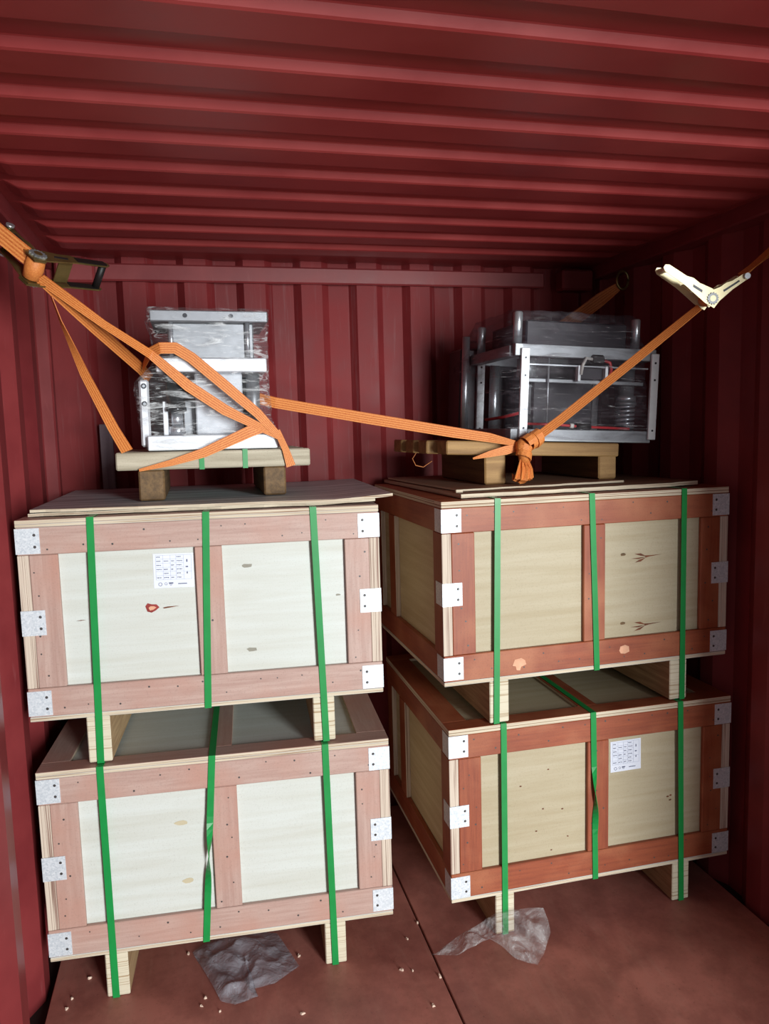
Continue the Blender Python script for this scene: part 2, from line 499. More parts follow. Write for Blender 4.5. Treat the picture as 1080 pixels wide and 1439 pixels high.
def bracket_mesh(sgn):
    key = ('bracket', sgn)
    if key in _cache: return _cache[key]
    bm = bmesh.new()
    th = 0.0016; w, hh = 0.064, 0.0365
    # L profile in xy: front leg along +x*sgn, side leg along +y
    prof = [(-th, -th), (w, -th), (w, 0), (0, 0), (0, 0.062), (-th, 0.062)]
    lo2 = [bm.verts.new((px * sgn, py, -hh)) for px, py in prof]; hi2 = [bm.verts.new((px * sgn, py, hh)) for px, py in prof]
    bm.faces.new(lo2); bm.faces.new(hi2)
    for k in range(6): bm.faces.new((lo2[k], lo2[(k + 1) % 6], hi2[(k + 1) % 6], hi2[k]))
    bmesh.ops.recalc_face_normals(bm, faces=bm.faces[:])
    corner = [e for e in bm.edges if abs(e.verts[0].co.z - e.verts[1].co.z) < 1e-6 and False]
    me = bpy.data.meshes.new('bracket'); bm.to_mesh(me); bm.free(); me.materials.append(M['galv'])
    _cache[key] = me
    return me

def nail_dots(parent, spots):
    """tiny nail heads over the front cleats, too small to pick apart"""
    bm = bmesh.new()
    for (x, z, y) in spots:
        r = random.uniform(0.0022, 0.0034)
        vv = [bm.verts.new((x + r * math.cos(a * PI / 3), y - 0.0006, z + r * math.sin(a * PI / 3))) for a in range(6)]
        bm.faces.new(vv)
    o = bm_obj('nail_heads', bm, 'nail', parent); o['kind'] = 'stuff'
    return o

def shipping_label(parent, x0, z0, x1, z1, y, tilt):
    L = box('shipping_label', (x0, y - 0.0008, z0), (x1, y, z1), 'paper', parent, 0.0002, (0, tilt, 0))
    w, h = x1 - x0, z1 - z0
    rng = random.Random(3)
    def sheet(name, mat, rects, rings=()):
        bm = bmesh.new()
        for (a, b, c, d) in rects:
            vv = [bm.verts.new((px * w - w / 2, -0.0009, pz * h - h / 2)) for px, pz in ((a, b), (c, b), (c, d), (a, d))]
            bm.faces.new(vv)
        for (cx, cz, r0, r1) in rings:
            A = [bm.verts.new((cx * w - w / 2 + r0 * math.cos(k * PI / 6), -0.0009, cz * h - h / 2 + r0 * math.sin(k * PI / 6))) for k in range(12)]
            B = [bm.verts.new((cx * w - w / 2 + r1 * math.cos(k * PI / 6), -0.0009, cz * h - h / 2 + r1 * math.sin(k * PI / 6))) for k in range(12)]
            for k in range(12): bm.faces.new((A[k], A[(k + 1) % 12], B[(k + 1) % 12], B[k]))
        return bm_obj(name, bm, mat, L)
    grid = []
    for zz in (0.24, 0.36, 0.48, 0.60, 0.72, 0.84, 0.95): grid.append((0.06, zz, 0.75 if zz < 0.9 else 0.94, zz + 0.006))
    for xx in (0.06, 0.24, 0.42, 0.56, 0.75, 0.94): grid.append((xx, 0.24, xx + 0.005, 0.95))
    for zz in (0.46, 0.24): grid.append((0.75, zz, 0.94, zz + 0.006))
    sheet('printed_table', 'ink_pale', grid)
    txt = []
    for r in range(6):
        for (a, b) in ((0.08, 0.22), (0.26, 0.40), (0.44, 0.54), (0.58, 0.73)):
            if rng.random() < 0.86:
                x = a; zz = 0.24 + r * 0.12 + 0.045
                end = b - rng.random() * 0.05
                while x < end:
                    ww = rng.uniform(0.012, 0.03); txt.append((x, zz + rng.uniform(0, 0.01), min(x + ww, end), zz + 0.03)); x += ww + 0.008
    txt.append((0.60, 0.10, 0.82, 0.125))
    txt += [(0.82, 0.74, 0.85, 0.82), (0.80, 0.585, 0.86, 0.62), (0.82, 0.40, 0.85, 0.45), (0.835, 0.43, 0.842, 0.48), (0.37, 0.12, 0.48, 0.155)]
    sheet('printed_text', 'ink', txt, [(0.16, 0.11, 0.0042, 0.0056), (0.30, 0.12, 0.003, 0.004), (0.42, 0.10, 0.002, 0.0032)])
    return L

def blob(name, pts, y, mat, parent):
    bm = bmesh.new()
    f = [bm.verts.new((x, y - 0.0008, z)) for x, z in pts]; b = [bm.verts.new((x, y + 0.0005, z)) for x, z in pts]
    bm.faces.new(f); n = len(pts)
    for k in range(n): bm.faces.new((f[k], f[(k + 1) % n], b[(k + 1) % n], b[k]))
    return bm_obj(name, bm, mat, parent)

def rail_gap(z): return z

def make_crate(label, loc, a, col, pale, straps, lower_z, group):
    r = empty('wooden_crate', loc, (0, 0, a)); tag(r, label, 'crate', group)
    X, Y, Z = col + '_x', col + '_y', col + '_z'
    th = 0.015
    # skids
    for s in (0.153, 0.815):
        box('skid', (s, 0.001, 0.002), (s + 0.066, D_, H0), ('y', 'skid_end', 'skid_side'), r, 0.003)
    # base
    box('base_board', (0, 0, H0), (W_, D_, H0 + 0.013), ('z', 'pale_x', 'ply_z'), r)
    z0, z1 = H0 + 0.0132, LID0
    # front and back: pale panel behind a cleat frame
    for (ys, yp) in (((0, th), (th, th + 0.012)), ((D_ - th, D_), (D_ - th - 0.012, D_ - th))):
        box('panel', (0.0315, yp[0], z0), (W_ - 0.0315, yp[1], z1), pale, r)
        box('top_rail', (0.0005, ys[0], 0.628), (W_ - 0.0005, ys[1], z1), X, r, 0.002)
        box('bottom_rail', (0.0005, ys[0], z0), (W_ - 0.0005, ys[1], 0.239), X, r, 0.002)
        for (xa, xb) in ((0.0315, 0.108), (0.487, 0.565), (0.929, W_ - 0.0315)):
            box('stile', (xa, ys[0] + 0.0005, 0.2398), (xb, ys[1], 0.6272), Z, r, 0.002)
    # ends: cleats outside a panel; their cut plies show on the front corners
    for sx in (0, 1):
        m = (lambda u0, u1: (u0, u1)) if sx == 0 else (lambda u0, u1: (W_ - u1, W_ - u0))
        c0, c1 = m(0.0, 0.018); p0, p1 = m(0.0182, 0.0308)
        pmats = ('x', 'pale_y', 'ply_x')
        box('end_panel', (p0, th + 0.0005, z0), (p1, D_ - th - 0.0005, z1), 'pale_y', r)
        box('end_rail', (c0, th + 0.0005, 0.628), (c1, D_ - th - 0.0005, z1), Y, r, 0.002)
        box('end_rail', (c0, th + 0.0005, z0), (c1, D_ - th - 0.0005, 0.239), Y, r, 0.002)
        for (ya, yb) in ((0.001, 0.086), (0.545, 0.625), (D_ - 0.09, D_ - th - 0.001)):
            yb2 = yb
            box('end_stile', (c0, ya if ya > 0.01 else 0.001, 0.2398), (c1, yb2, 0.6272), ('y', 'ply_x', Z), r, 0.001)
        box('end_panel_edge', (p0, 0.0015, 0.2398), (p1, th, 0.6272), 'ply_x', r, 0.001)
    # lid: sheet with a cleat frame on top
    box('lid', (0, 0, LID0 + 0.0005), (W_, D_, LID1), ('z', pale, 'ply_z'), r, 0.001)
    lz0, lz1 = LID1 + 0.0002, HT
    box('lid_cleat', (0, 0, lz0), (W_, 0.066, lz1), ('z', X, 'ply_z'), r, 0.001)
    box('lid_cleat', (0, D_ - 0.066, lz0), (W_, D_, lz1), ('z', X, 'ply_z'), r, 0.001)
    for (xa, xb) in ((0, 0.082), (0.485, 0.555), (W_ - 0.092, W_)):
        box('lid_cleat', (xa, 0.067, lz0), (xb, D_ - 0.067, lz1), ('z', Y, 'ply_z'), r, 0.001)
    # corner brackets with two nails each
    for sx, bx in ((1, 0.0), (-1, W_)):
        for bz in (0.669, 0.434, 0.194):
            o = bpy.data.objects.new('corner_bracket', bracket_mesh(sx)); o.location = (bx, 0, bz + random.uniform(-0.003, 0.003))
            o['label'] = 'galvanised steel corner bracket'
            link(o, r)
            for nz in (-0.017, 0.017):
                q = bpy.data.objects.new('nail', nail_mesh()); q.location = (sx * 0.050, -0.0024, nz); link(q, o)
    # small nail heads
    sp = []
    for k in range(12):
        sp.append((0.10 + k * 0.078 + random.uniform(-0.02, 0.02), random.choice((0.648, 0.688)) + random.uniform(-0.006, 0.006), 0))
        sp.append((0.10 + k * 0.078 + random.uniform(-0.02, 0.02), random.choice((0.18, 0.218)) + random.uniform(-0.006, 0.006), 0))
    for k in range(6):
        for xx in (0.066, 0.526, 0.968):
            sp.append((xx + random.uniform(-0.024, 0.024), 0.27 + k * 0.062 + random.uniform(-0.015, 0.015), 0.0005))
    nail_dots(r, sp)
    # green strapping: a closed loop round the crate for each band
    sw = 0.020
    for (xt, xb, skid, twist) in straps:
        zb = 0.001 if skid else H0 - 0.0015
        e = 0.003
        zt = HT + 0.0014
        zm1, zm2 = 0.55, 0.28
        xm = lambda z: xb + (xt - xb) * (z - zb) / (zt - zb)
        P = [(xb, D_ / 2, zb), (xb, -e, zb)]
        Wd = [Vector((1, 0, 0)), Vector((1, 0, 0))]
        if twist:
            zs_ = [0.24, 0.30, 0.36, 0.40, 0.44, 0.48, 0.54, 0.62]
            for i, z in enumerate(zs_):
                ang = -PI * max(0, min(1, (i - 1) / 5.0))
                P.append((xm(z), -e - 0.009 * math.sin(-ang), z)); Wd.append(Vector((math.cos(ang), math.sin(ang), 0)))
            sgn = -1
        else:
            for z in (0.2, 0.45, 0.68): P.append((xm(z), -e, z)); Wd.append(Vector((1, 0, 0)))
            sgn = 1
        P += [(xt, -e, zt), (xt, 0.2, zt), (xt, D_ + e, zt), (xt, D_ + e, zb), (xb, D_ / 2, zb)]
        Wd += [Vector((sgn, 0, 0))] * 5
        o = ribbon('strap', P, Wd, sw, 'green', r, 0.0014, 3)
        o['label'] = 'twisted green plastic strapping band' if twist else 'green plastic strapping band'
    return r

ZL = HT + 0.003
crLU = make_crate('pale plywood crate with a white paper label and red heart-shaped knot, atop the left stack', (0.0296, 0.3374, ZL), -0.0657, 'pink_lit', 'pale_x',
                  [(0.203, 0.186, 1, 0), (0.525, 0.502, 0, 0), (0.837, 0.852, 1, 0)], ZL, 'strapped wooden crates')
crLL = make_crate('pale plywood crate with no paper label at the bottom of the left stack', (0.0366, 0.3137, 0), -0.0612, 'pink_lit', 'pale_x',
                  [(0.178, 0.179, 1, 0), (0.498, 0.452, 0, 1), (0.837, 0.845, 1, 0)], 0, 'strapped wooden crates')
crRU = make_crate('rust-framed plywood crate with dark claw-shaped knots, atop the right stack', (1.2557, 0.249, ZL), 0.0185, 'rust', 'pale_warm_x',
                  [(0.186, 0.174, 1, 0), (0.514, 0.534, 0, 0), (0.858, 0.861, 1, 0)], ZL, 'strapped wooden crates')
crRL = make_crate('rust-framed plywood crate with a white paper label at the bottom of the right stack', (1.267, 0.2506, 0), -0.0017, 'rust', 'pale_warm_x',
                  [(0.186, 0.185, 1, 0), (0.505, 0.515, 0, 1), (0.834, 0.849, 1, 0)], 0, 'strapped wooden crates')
FP = 0.015            # depth of the pale front panels behind the cleats
shipping_label(crLU, 0.366, 0.508, 0.481, 0.610, FP, 0.02)
shipping_label(crRL, 0.579, 0.502, 0.694, 0.611, FP, -0.01)
# marks on the panels
def oval(cx, cz, rx, rz, n=10, seed=0, rot=0.0):
    rg = random.Random(seed); out = []
    for k in range(n):
        a = 2 * PI * k / n; q = 1 + rg.uniform(-0.22, 0.22)
        x, z = rx * q * math.cos(a), rz * q * math.sin(a)
        out.append((cx + x * math.cos(rot) - z * math.sin(rot), cz + x * math.sin(rot) + z * math.cos(rot)))
    return out
blob('knot', [(0.337, 0.457), (0.344, 0.466), (0.355, 0.462), (0.369, 0.461), (0.377, 0.452), (0.366, 0.443), (0.354, 0.437), (0.342, 0.441)], FP, 'knot_red', crLU)
blob('knot_core', [(0.346, 0.452), (0.352, 0.457), (0.362, 0.456), (0.368, 0.452), (0.360, 0.446), (0.350, 0.444)], FP - 0.0009, 'torn', crLU)
blob('crack', [(0.386, 0.450), (0.400, 0.4525), (0.434, 0.453), (0.412, 0.4495), (0.390, 0.447)], FP, 'knot', crLU)
blob('crack', [(0.142, 0.427), (0.156, 0.429), (0.170, 0.4285), (0.156, 0.4265)], FP, 'knot', crLU)
for (x, z, s) in ((0.636, 0.561, 1.0), (0.640, 0.304, 1.0), (0.905, 0.455, 0.5)):
    blob('knot', oval(x, z, 0.016 * s, 0.006 * s, 9, int(x * 1000)), FP, 'stain_grey', crLU)
for cz in (0.506, 0.272):
    cx = 0.728
    for (pts) in ([(cx, cz), (cx - 0.022, cz + 0.012), (cx - 0.045, cz + 0.011), (cx - 0.024, cz + 0.004)],
                  [(cx, cz - 0.001), (cx - 0.026, cz - 0.002), (cx - 0.058, cz - 0.004), (cx - 0.030, cz - 0.007)],
                  [(cx - 0.004, cz - 0.004), (cx - 0.022, cz - 0.016), (cx - 0.044, cz - 0.018), (cx - 0.026, cz - 0.009)],
                  [(cx - 0.006, cz + 0.004), (cx + 0.012, cz + 0.003), (cx + 0.060, cz + 0.004), (cx + 0.012, cz - 0.001), (cx - 0.004, cz - 0.004)]):
        blob('knot', pts, FP, 'knot', crRU)
    blob('knot', oval(cx - 0.088, cz + 0.012, 0.009, 0.005, 8, 5), FP, 'block', crRU)
blob('torn_patch', [(0.232, 0.186), (0.240, 0.205), (0.262, 0.209), (0.276, 0.200), (0.280, 0.186), (0.262, 0.180), (0.258, 0.168), (0.246, 0.170), (0.243, 0.183)], 0, 'torn', crRU)
blob('torn_patch', [(0.618, 0.196), (0.622, 0.210), (0.640, 0.214), (0.654, 0.208), (0.656, 0.190), (0.640, 0.184), (0.624, 0.186)], 0, 'torn', crRU)
blob('knot', oval(0.395, 0.521, 0.020, 0.007, 10, 11), FP, 'stain', crLL)
blob('knot', oval(0.405, 0.335, 0.018, 0.008, 10, 12), FP, 'stain', crLL)
for i, (x, z) in enumerate(((0.25, 0.50), (0.33, 0.41), (0.40, 0.40), (0.35, 0.545), (0.42, 0.30), (0.20, 0.36), (0.305, 0.335), (0.36, 0.26))):
    blob('knot', oval(x, z, 0.004, 0.0025, 7, i), FP, 'knot', crRL)
for i, (x, z) in enumerate(((0.80, 0.385), (0.812, 0.388), (0.81, 0.372))):
    blob('knot', oval(x, z, 0.005, 0.003, 7, i), FP, 'knot', crRL)

# ------------------------------------------------------------------ loose plywood sheets on the crates
ZS = ZL + HT + 0.003            # top of the strapping bands on the upper lids

def sheet(label, corners, z, thick, mats, lift=(0, 0, 0, 0), group=None, seed=1):
    """thin board: corners (front-left, front-right, back-right, back-left), slightly warped, ragged front edge"""
    nx, ny = 24, 8
    P = [Vector((*c, 0)) for c in corners]
    rg = random.Random(seed); jag = [rg.uniform(-0.006, 0.006) for _ in range(nx + 1)]
    vs2, fs = [], []
    for layer in (0, 1):
        for j in range(ny + 1):
            for i in range(nx + 1):
                u, v = i / nx, j / ny
                q = P[0].lerp(P[1], u).lerp(P[3].lerp(P[2], u), v)
                if j == 0: q.y += jag[i]
                dz = (lift[0] * (1 - u) + lift[1] * u) * (1 - v) + (lift[3] * (1 - u) + lift[2] * u) * v
                dz *= max(0.0, (abs(u - 0.5) - 0.34) / 0.16)
                vs2.append((q.x, q.y, z + dz + thick * layer))
    S = (nx + 1) * (ny + 1)
    mi = []
    for j in range(ny):
        for i in range(nx):
            a = j * (nx + 1) + i
            fs.append((a, a + nx + 1, a + nx + 2, a + 1)); mi.append(0)
            fs.append((S + a, S + a + 1, S + a + nx + 2, S + a + nx + 1)); mi.append(0)
    for i in range(nx):
        a, b = i, i + 1; fs.append((a, b, S + b, S + a)); mi.append(1)
        a, b = ny * (nx + 1) + i, ny * (nx + 1) + i + 1; fs.append((b, a, S + a, S + b)); mi.append(1)
    for j in range(ny):
        a, b = j * (nx + 1), (j + 1) * (nx + 1); fs.append((b, a, S + a, S + b)); mi.append(1)
        a, b = a + nx, b + nx; fs.append((a, b, S + b, S + a)); mi.append(1)
    o = mesh_obj('plywood_sheet', vs2, fs, mats)
    for f, m in zip(o.data.polygons, mi): f.material_index = m
    return tag(o, label, 'plywood sheet', group)

T = 0.0085
sheet('lower of two weathered plywood sheets on the upper left crate', [(0.055, 0.40), (1.06, 0.30), (1.10, 1.12), (0.06, 1.16)], ZS, T, ['sheet_grey', 'ply_z'], (0, 0.006, 0, 0), 'loose plywood sheets', 1)
sheet('upper weathered grey plywood sheet under the left pallet, jutting out to the right', [(0.058, 0.405), (1.105, 0.255), (1.155, 1.10), (0.075, 1.17)], ZS + T + 0.002, T, ['sheet_grey', 'ply_z'], (0, 0.012, 0.004, 0), 'loose plywood sheets', 2)
sheet('lower brown plywood sheet on the upper right crate with a pale front edge', [(1.338, 0.30), (2.215, 0.335), (2.18, 1.10), (1.29, 1.12)], ZS, T + 0.004, ['sheet_brown', 'ply_z'], (0, 0.004, 0, 0), 'loose plywood sheets', 3)
sheet('shorter brown plywood sheet under the right pallet', [(1.36, 0.375), (1.985, 0.42), (1.98, 1.05), (1.30, 1.09)], ZS + T + 0.0065, T - 0.002, ['sheet_brown', 'ply_z'], (0, 0, 0, 0), 'loose plywood sheets', 4)
ZP = ZS + 2 * T + 0.003          # where the left pallet stands
ZPR = ZS + T + 0.0065 + T - 0.001
tag(box('wood_offcut', (1.338, 0.345, ZS + T + 0.005), (1.362, 0.357, ZS + T + 0.015), 'ply_z'), 'tiny pale wood offcut on the edge of the right plywood sheet', 'wood chip')

# ------------------------------------------------------------------ pallets
pl = empty('wooden_pallet', (0.293, 0.50, ZP), (0, 0.008, 0))
tag(pl, 'bleached timber pallet under the wrapped left machine', 'pallet', 'small timber pallets')
for i, y in enumerate((0.0, 0.13, 0.26, 0.39)):
    box('deck_board', (0, y, 0.098), (0.60, y + 0.10, 0.153), 'timber', pl, 0.004)
for x0, x1 in ((0.064, 0.142), (0.449, 0.52)):
    box('runner', (x0, 0.004, 0.002 if x0 < 0.2 else 0.0055), (x1, 0.486, 0.0975), 'block', pl, 0.005)
for x in (0.257, 0.392):
    P = [(x, 0.24, 0.096), (x, -0.002, 0.096), (x, -0.002, 0.155), (x, 0.02, 0.156)]
    ribbon('strap', P, Vector((1, 0, 0)), 0.016, 'green', pl, 0.0014, 2)['label'] = 'green plastic strapping band'

pr = empty('wooden_pallet', (1.355, 0.485, ZPR), (0, 0, 0.02))
tag(pr, 'brown timber pallet under the dark-wrapped right machine', 'pallet', 'small timber pallets')
TL = 0.046
for i, y in enumerate((0.0, 0.12, 0.24, 0.36)):
    o = box('deck_board', (0.0 if i < 1 else -0.02 - 0.012 * i, y, 0.108), (0.655, y + 0.10, 0.155), 'timber_brown', pr, 0.004, (0, TL, 0))
    o.location.z -= 0.014
for x0, x1, h in ((0.14, 0.218, 0.108), (0.577, 0.648, 0.086)):
    box('runner', (x0, 0.006, 0), (x1, 0.46, h), ('y', 'timber_brown', 'block'), pr, 0.005)

# ------------------------------------------------------------------ left machine
ml = empty('machine_die_set', (0.39, 0.52, ZP + 0.1555), (0, 0.009, 0))
tag(ml, 'aluminium press tool wrapped in clear film on the left pallet', 'machine')
box('base_plate', (0, 0, 0), (0.406, 0.33, 0.047), 'alu', ml, 0.003)
sb = box('side_bar', (-0.020, 0.03, 0.012), (0.010, 0.05, 0.222), 'alu', ml, 0.008)
for z in (0.085, 0.03):
    bm = bmesh.new(); tube_bm(bm, [(0, -0.0108, z), (0, -0.009, z)], 0.0085, 16); bm_obj('bolt_hole', bm, 'dark_metal', sb)
    bm = bmesh.new(); tube_bm(bm, [(0, -0.0116, z), (0, -0.0105, z)], 0.0045, 12); bm_obj('bolt', bm, 'steel', sb)
tube('guide_post', [(0.09, 0.06, 0.047), (0.09, 0.06, 0.075)], 0.026, 'steel', ml, 22)
tube('guide_post', [(0.09, 0.06, 0.075), (0.09, 0.06, 0.122)], [0.018, 0.018], 'steel', ml, 22)
tube('bushing', [(0.09, 0.04, 0.122), (0.09, 0.04, 0.135), (0.09, 0.04, 0.136), (0.09, 0.04, 0.243)], [0.032, 0.032, 0.029, 0.029], 'oil_black', ml, 26)
box('stop_pin', (0.048, 0.05, 0.047), (0.064, 0.066, 0.155), 'alu', ml, 0.002)
tube('guide_post', [(0.09, 0.27, 0.047), (0.09, 0.27, 0.243)], 0.024, 'dark_metal', ml, 20)
tube('guide_post', [(0.33, 0.27, 0.047), (0.33, 0.27, 0.243)], 0.024, 'dark_metal', ml, 20)
tube('guide_post', [(0.335, 0.07, 0.047), (0.335, 0.07, 0.243)], 0.022, 'alu_grey', ml, 20)
box('die_block', (0.150, 0.05, 0.047), (0.300, 0.28, 0.243), 'frost', ml, 0.004)
box('die_block', (0.110, 0.10, 0.047), (0.150, 0.24, 0.160), 'alu_grey', ml, 0.004)
box('middle_plate', (0.036, -0.004, 0.243), (0.376, 0.32, 0.286), 'alu', ml, 0.003)
box('upper_block', (0.075, 0.03, 0.286), (0.340, 0.29, 0.398), 'alu_grey', ml, 0.004)
for x in (0.085, 0.32):
    tube('tie_rod', [(x, 0.022, 0.286), (x, 0.022, 0.398)], 0.008, 'steel', ml, 14)
box('top_plate', (0.024, 0.0, 0.398), (0.384, 0.32, 0.432), 'alu_grey', ml, 0.003)
for x in (0.13, 0.27):
    tube('cap_screw', [(x, -0.002, 0.416), (x, 0.001, 0.416)], 0.007, 'dark_metal', ml, 12)

def film_shell(name, levels, mat, parent, seg=96, seed=0, amp=0.006, thick=0.0):
    """levels: (z, x0, x1, y0, y1, corner exponent) rings from bottom to top, closed on top"""
    vs2, fs = [], []
    dense = []
    for a, b in zip(levels, levels[1:]):
        n = max(2, int((b[0] - a[0]) / 0.012))
        for k in range(n): dense.append([p_ + (q - p_) * k / n for p_, q in zip(a, b)])
    dense.append(list(levels[-1]))
    top = dense[-1]
    for s in (0.86, 0.6, 0.3, 0.05):
        cx, cy = (top[1] + top[2]) / 2, (top[3] + top[4]) / 2
        dense.append([top[0] + 0.004 * (1 - s), cx + (top[1] - cx) * s, cx + (top[2] - cx) * s, cy + (top[3] - cy) * s, cy + (top[4] - cy) * s, top[5]])
    for i, (z, x0, x1, y0, y1, ex) in enumerate(dense):
        cx, cy, hx, hy = (x0 + x1) / 2, (y0 + y1) / 2, (x1 - x0) / 2, (y1 - y0) / 2
        for k in range(seg):
            a = 2 * PI * k / seg
            c, s = math.cos(a), math.sin(a)
            q = (abs(c) ** ex + abs(s) ** ex) ** (-1 / ex)
            p_ = Vector((cx + hx * c * q, cy + hy * s * q, z))
            nz = noise.noise(Vector((p_.x * 14 + seed, p_.y * 14, p_.z * 34 + p_.x * 12))) + 0.5 * noise.noise(Vector((p_.x * 40, p_.y * 40 + seed, p_.z * 80)))
            d = Vector((c, s, 0)) * nz * amp
            p_ += d
            if i > len(dense) - 6: p_.z += nz * amp * 0.8
            vs2.append(p_)
    for i in range(len(dense) - 1):
        for k in range(seg):
            a, b = i * seg + k, i * seg + (k + 1) % seg
            fs.append((a, b, b + seg, a + seg))
    fs.append(tuple((len(dense) - 1) * seg + k for k in range(seg)))
    o = mesh_obj(name, vs2, fs, mat, parent, smooth=True)
    return o
fo = film_shell('stretch_film', [(0.004, -0.012, 0.414, -0.010, 0.338, 12), (0.05, -0.014, 0.412, -0.011, 0.338, 12), (0.10, -0.03, 0.392, -0.008, 0.335, 9),
                            (0.215, -0.034, 0.386, -0.011, 0.332, 9), (0.262, 0.018, 0.386, -0.013, 0.330, 12), (0.30, 0.028, 0.384, -0.012, 0.328, 10),
                            (0.36, 0.020, 0.388, -0.006, 0.328, 9), (0.40, 0.010, 0.392, -0.010, 0.330, 12), (0.438, 0.012, 0.392, -0.010, 0.330, 12)], 'film_l', ml, seed=3)
fo['label'] = 'clear stretch film wrapping'

# ------------------------------------------------------------------ right machine
mr = empty('machine_frame_unit', (1.624, 0.50, ZPR + 0.152), (0, 0.046, 0.0))
tag(mr, 'machine unit with chrome posts and grey frame in dark film on the right pallet', 'machine')
mr.location.z = ZPR + 0.1465
SX, SZ = 0.00278, 0.00243
def mx(u): return (u - 736) * SX
def mz(v, u=736): return (618 + (u - 736) * 0.027 - v) * SZ
DP = 0.46
for y in (0.0, DP - 0.04):
    box('bottom_rail', (mx(724), y, 0.0), (mx(920), y + 0.035, 0.043), 'alu_grey', mr, 0.002)
    box('top_rail', (mx(727), y, 0.292), (mx(923), y + 0.03, 0.334), 'alu_grey', mr, 0.002)
    for u0, u1 in ((734, 745), (914, 925)):
        o = box('upright', (mx(u0), y - 0.012, 0.012), (mx(u1), y - 0.0005, 0.318), 'alu', mr, 0.002)
        for z in (-0.12, 0.06, 0.12):
            bm = bmesh.new(); tube_bm(bm, [(0, -0.0068, z), (0, -0.005, z)], 0.004, 10); bm_obj('bolt', bm, 'dark_metal', o)
for u0, u1 in ((724, 737), (907, 920)):
    box('side_rail', (mx(u0), 0.036, 0.0), (mx(u1), DP - 0.041, 0.043), 'alu_grey', mr, 0.002)
    box('side_rail', (mx(u0), 0.031, 0.292), (mx(u1), DP - 0.041, 0.330), 'alu_grey', mr, 0.002)
box('floor_plate', (mx(738), 0.036, 0.005), (mx(906), DP - 0.042, 0.020), 'body', mr, 0.001)
box('cross_bar', (mx(746), 0.004, 0.262), (mx(913), 0.014, 0.268), 'steel', mr, 0.001)
box('cross_bar', (mx(746), 0.03, 0.206), (mx(913), 0.045, 0.220), 'alu_grey', mr, 0.002)
# chrome posts
for (u, y, top_) in ((737, 0.05, 0.448), (902, 0.05, 0.444), (737, DP - 0.06, 0.438), (902, DP - 0.06, 0.438)):
    tube('guide_post', [(mx(u), y, 0.334), (mx(u), y, top_ - 0.004), (mx(u), y, top_)], [0.016, 0.016, 0.013], 'steel', mr, 22)
box('upper_block', (mx(750), 0.06, 0.334), (mx(892), DP - 0.08, 0.425), 'body', mr, 0.006)
box('motor_block', (mx(785), 0.20, 0.021), (mx(875), DP - 0.09, 0.28), 'body', mr, 0.006)
# right cylinder with a coil spring below
cx = mx(899)
tube('cylinder', [(cx, 0.08, 0.150), (cx, 0.08, 0.170), (cx, 0.08, 0.171), (cx, 0.08, 0.291)], [0.036, 0.036, 0.028, 0.028], 'steel', mr, 26)
tube('collar', [(cx, 0.08, 0.136), (cx, 0.08, 0.149)], 0.038, 'alu_grey', mr, 26)
pts = []
for k in range(7 * 16 + 1):
    a = 2 * PI * k / 16; pts.append((cx + 0.030 * math.cos(a), 0.08 + 0.030 * math.sin(a), 0.028 + 0.108 * k / (7 * 16)))
tube('coil_spring', pts, 0.0055, 'steel', mr, 8)
tube('guide_rod', [(cx, 0.08, 0.020), (cx, 0.08, 0.136)], 0.017, 'dark_metal', mr, 18)
# left cylinder
cx = mx(757)
tube('cylinder', [(cx, 0.09, 0.225), (cx, 0.09, 0.291)], 0.034, 'alu_grey', mr, 26)
tube('cylinder', [(cx, 0.09, 0.095), (cx, 0.09, 0.19), (cx, 0.09, 0.195), (cx, 0.09, 0.205)], [0.020, 0.020, 0.024, 0.012], 'steel', mr, 22)
tube('guide_rod', [(cx, 0.09, 0.020), (cx, 0.09, 0.095)], 0.014, 'dark_metal', mr, 18)
tube('guide_post', [(cx, DP - 0.07, 0.02), (cx, DP - 0.07, 0.291)], 0.02, 'steel', mr, 18)
tube('tie_rod', [(mx(776), 0.02, 0.044), (mx(776), 0.02, 0.291)], 0.003, 'steel', mr, 8)
# connector with cables
box('connector', (mx(830), -0.010, 0.272), (mx(848), 0.012, 0.306), 'black', mr, 0.006)
tube('cable', [(mx(831), -0.004, 0.290), (mx(822), -0.008, 0.292), (mx(818), -0.006, 0.27), (mx(817), 0.0, 0.235)], 0.0055, 'white_tag', mr, 10)
tube('cable', [(mx(848), -0.004, 0.286), (mx(855), -0.008, 0.280), (mx(858), -0.006, 0.258), (mx(857), 0.0, 0.232)], 0.0055, 'red_cable', mr, 10)
box('bracket', (mx(813), 0.0, 0.212), (mx(817), 0.02, 0.268), 'alu', mr, 0.001)
box('bracket', (mx(851), 0.0, 0.212), (mx(855), 0.02, 0.268), 'alu', mr, 0.001)
box('bracket_plate', (mx(813), 0.021, 0.222), (mx(855), 0.030, 0.262), 'body', mr, 0.001)
tube('cable', [(mx(742), -0.002, 0.060), (mx(780), -0.006, 0.060), (mx(820), -0.006, 0.054), (mx(888), -0.002, 0.050)], 0.0048, 'red_cable', mr, 10)
tube('cable_sleeve', [(mx(812), -0.006, 0.056), (mx(832), -0.006, 0.0535)], 0.0095, 'black', mr, 12)
tube('cable_tag', [(mx(803), -0.006, 0.0565), (mx(808), -0.006, 0.0560)], 0.009, 'white_tag', mr, 10)
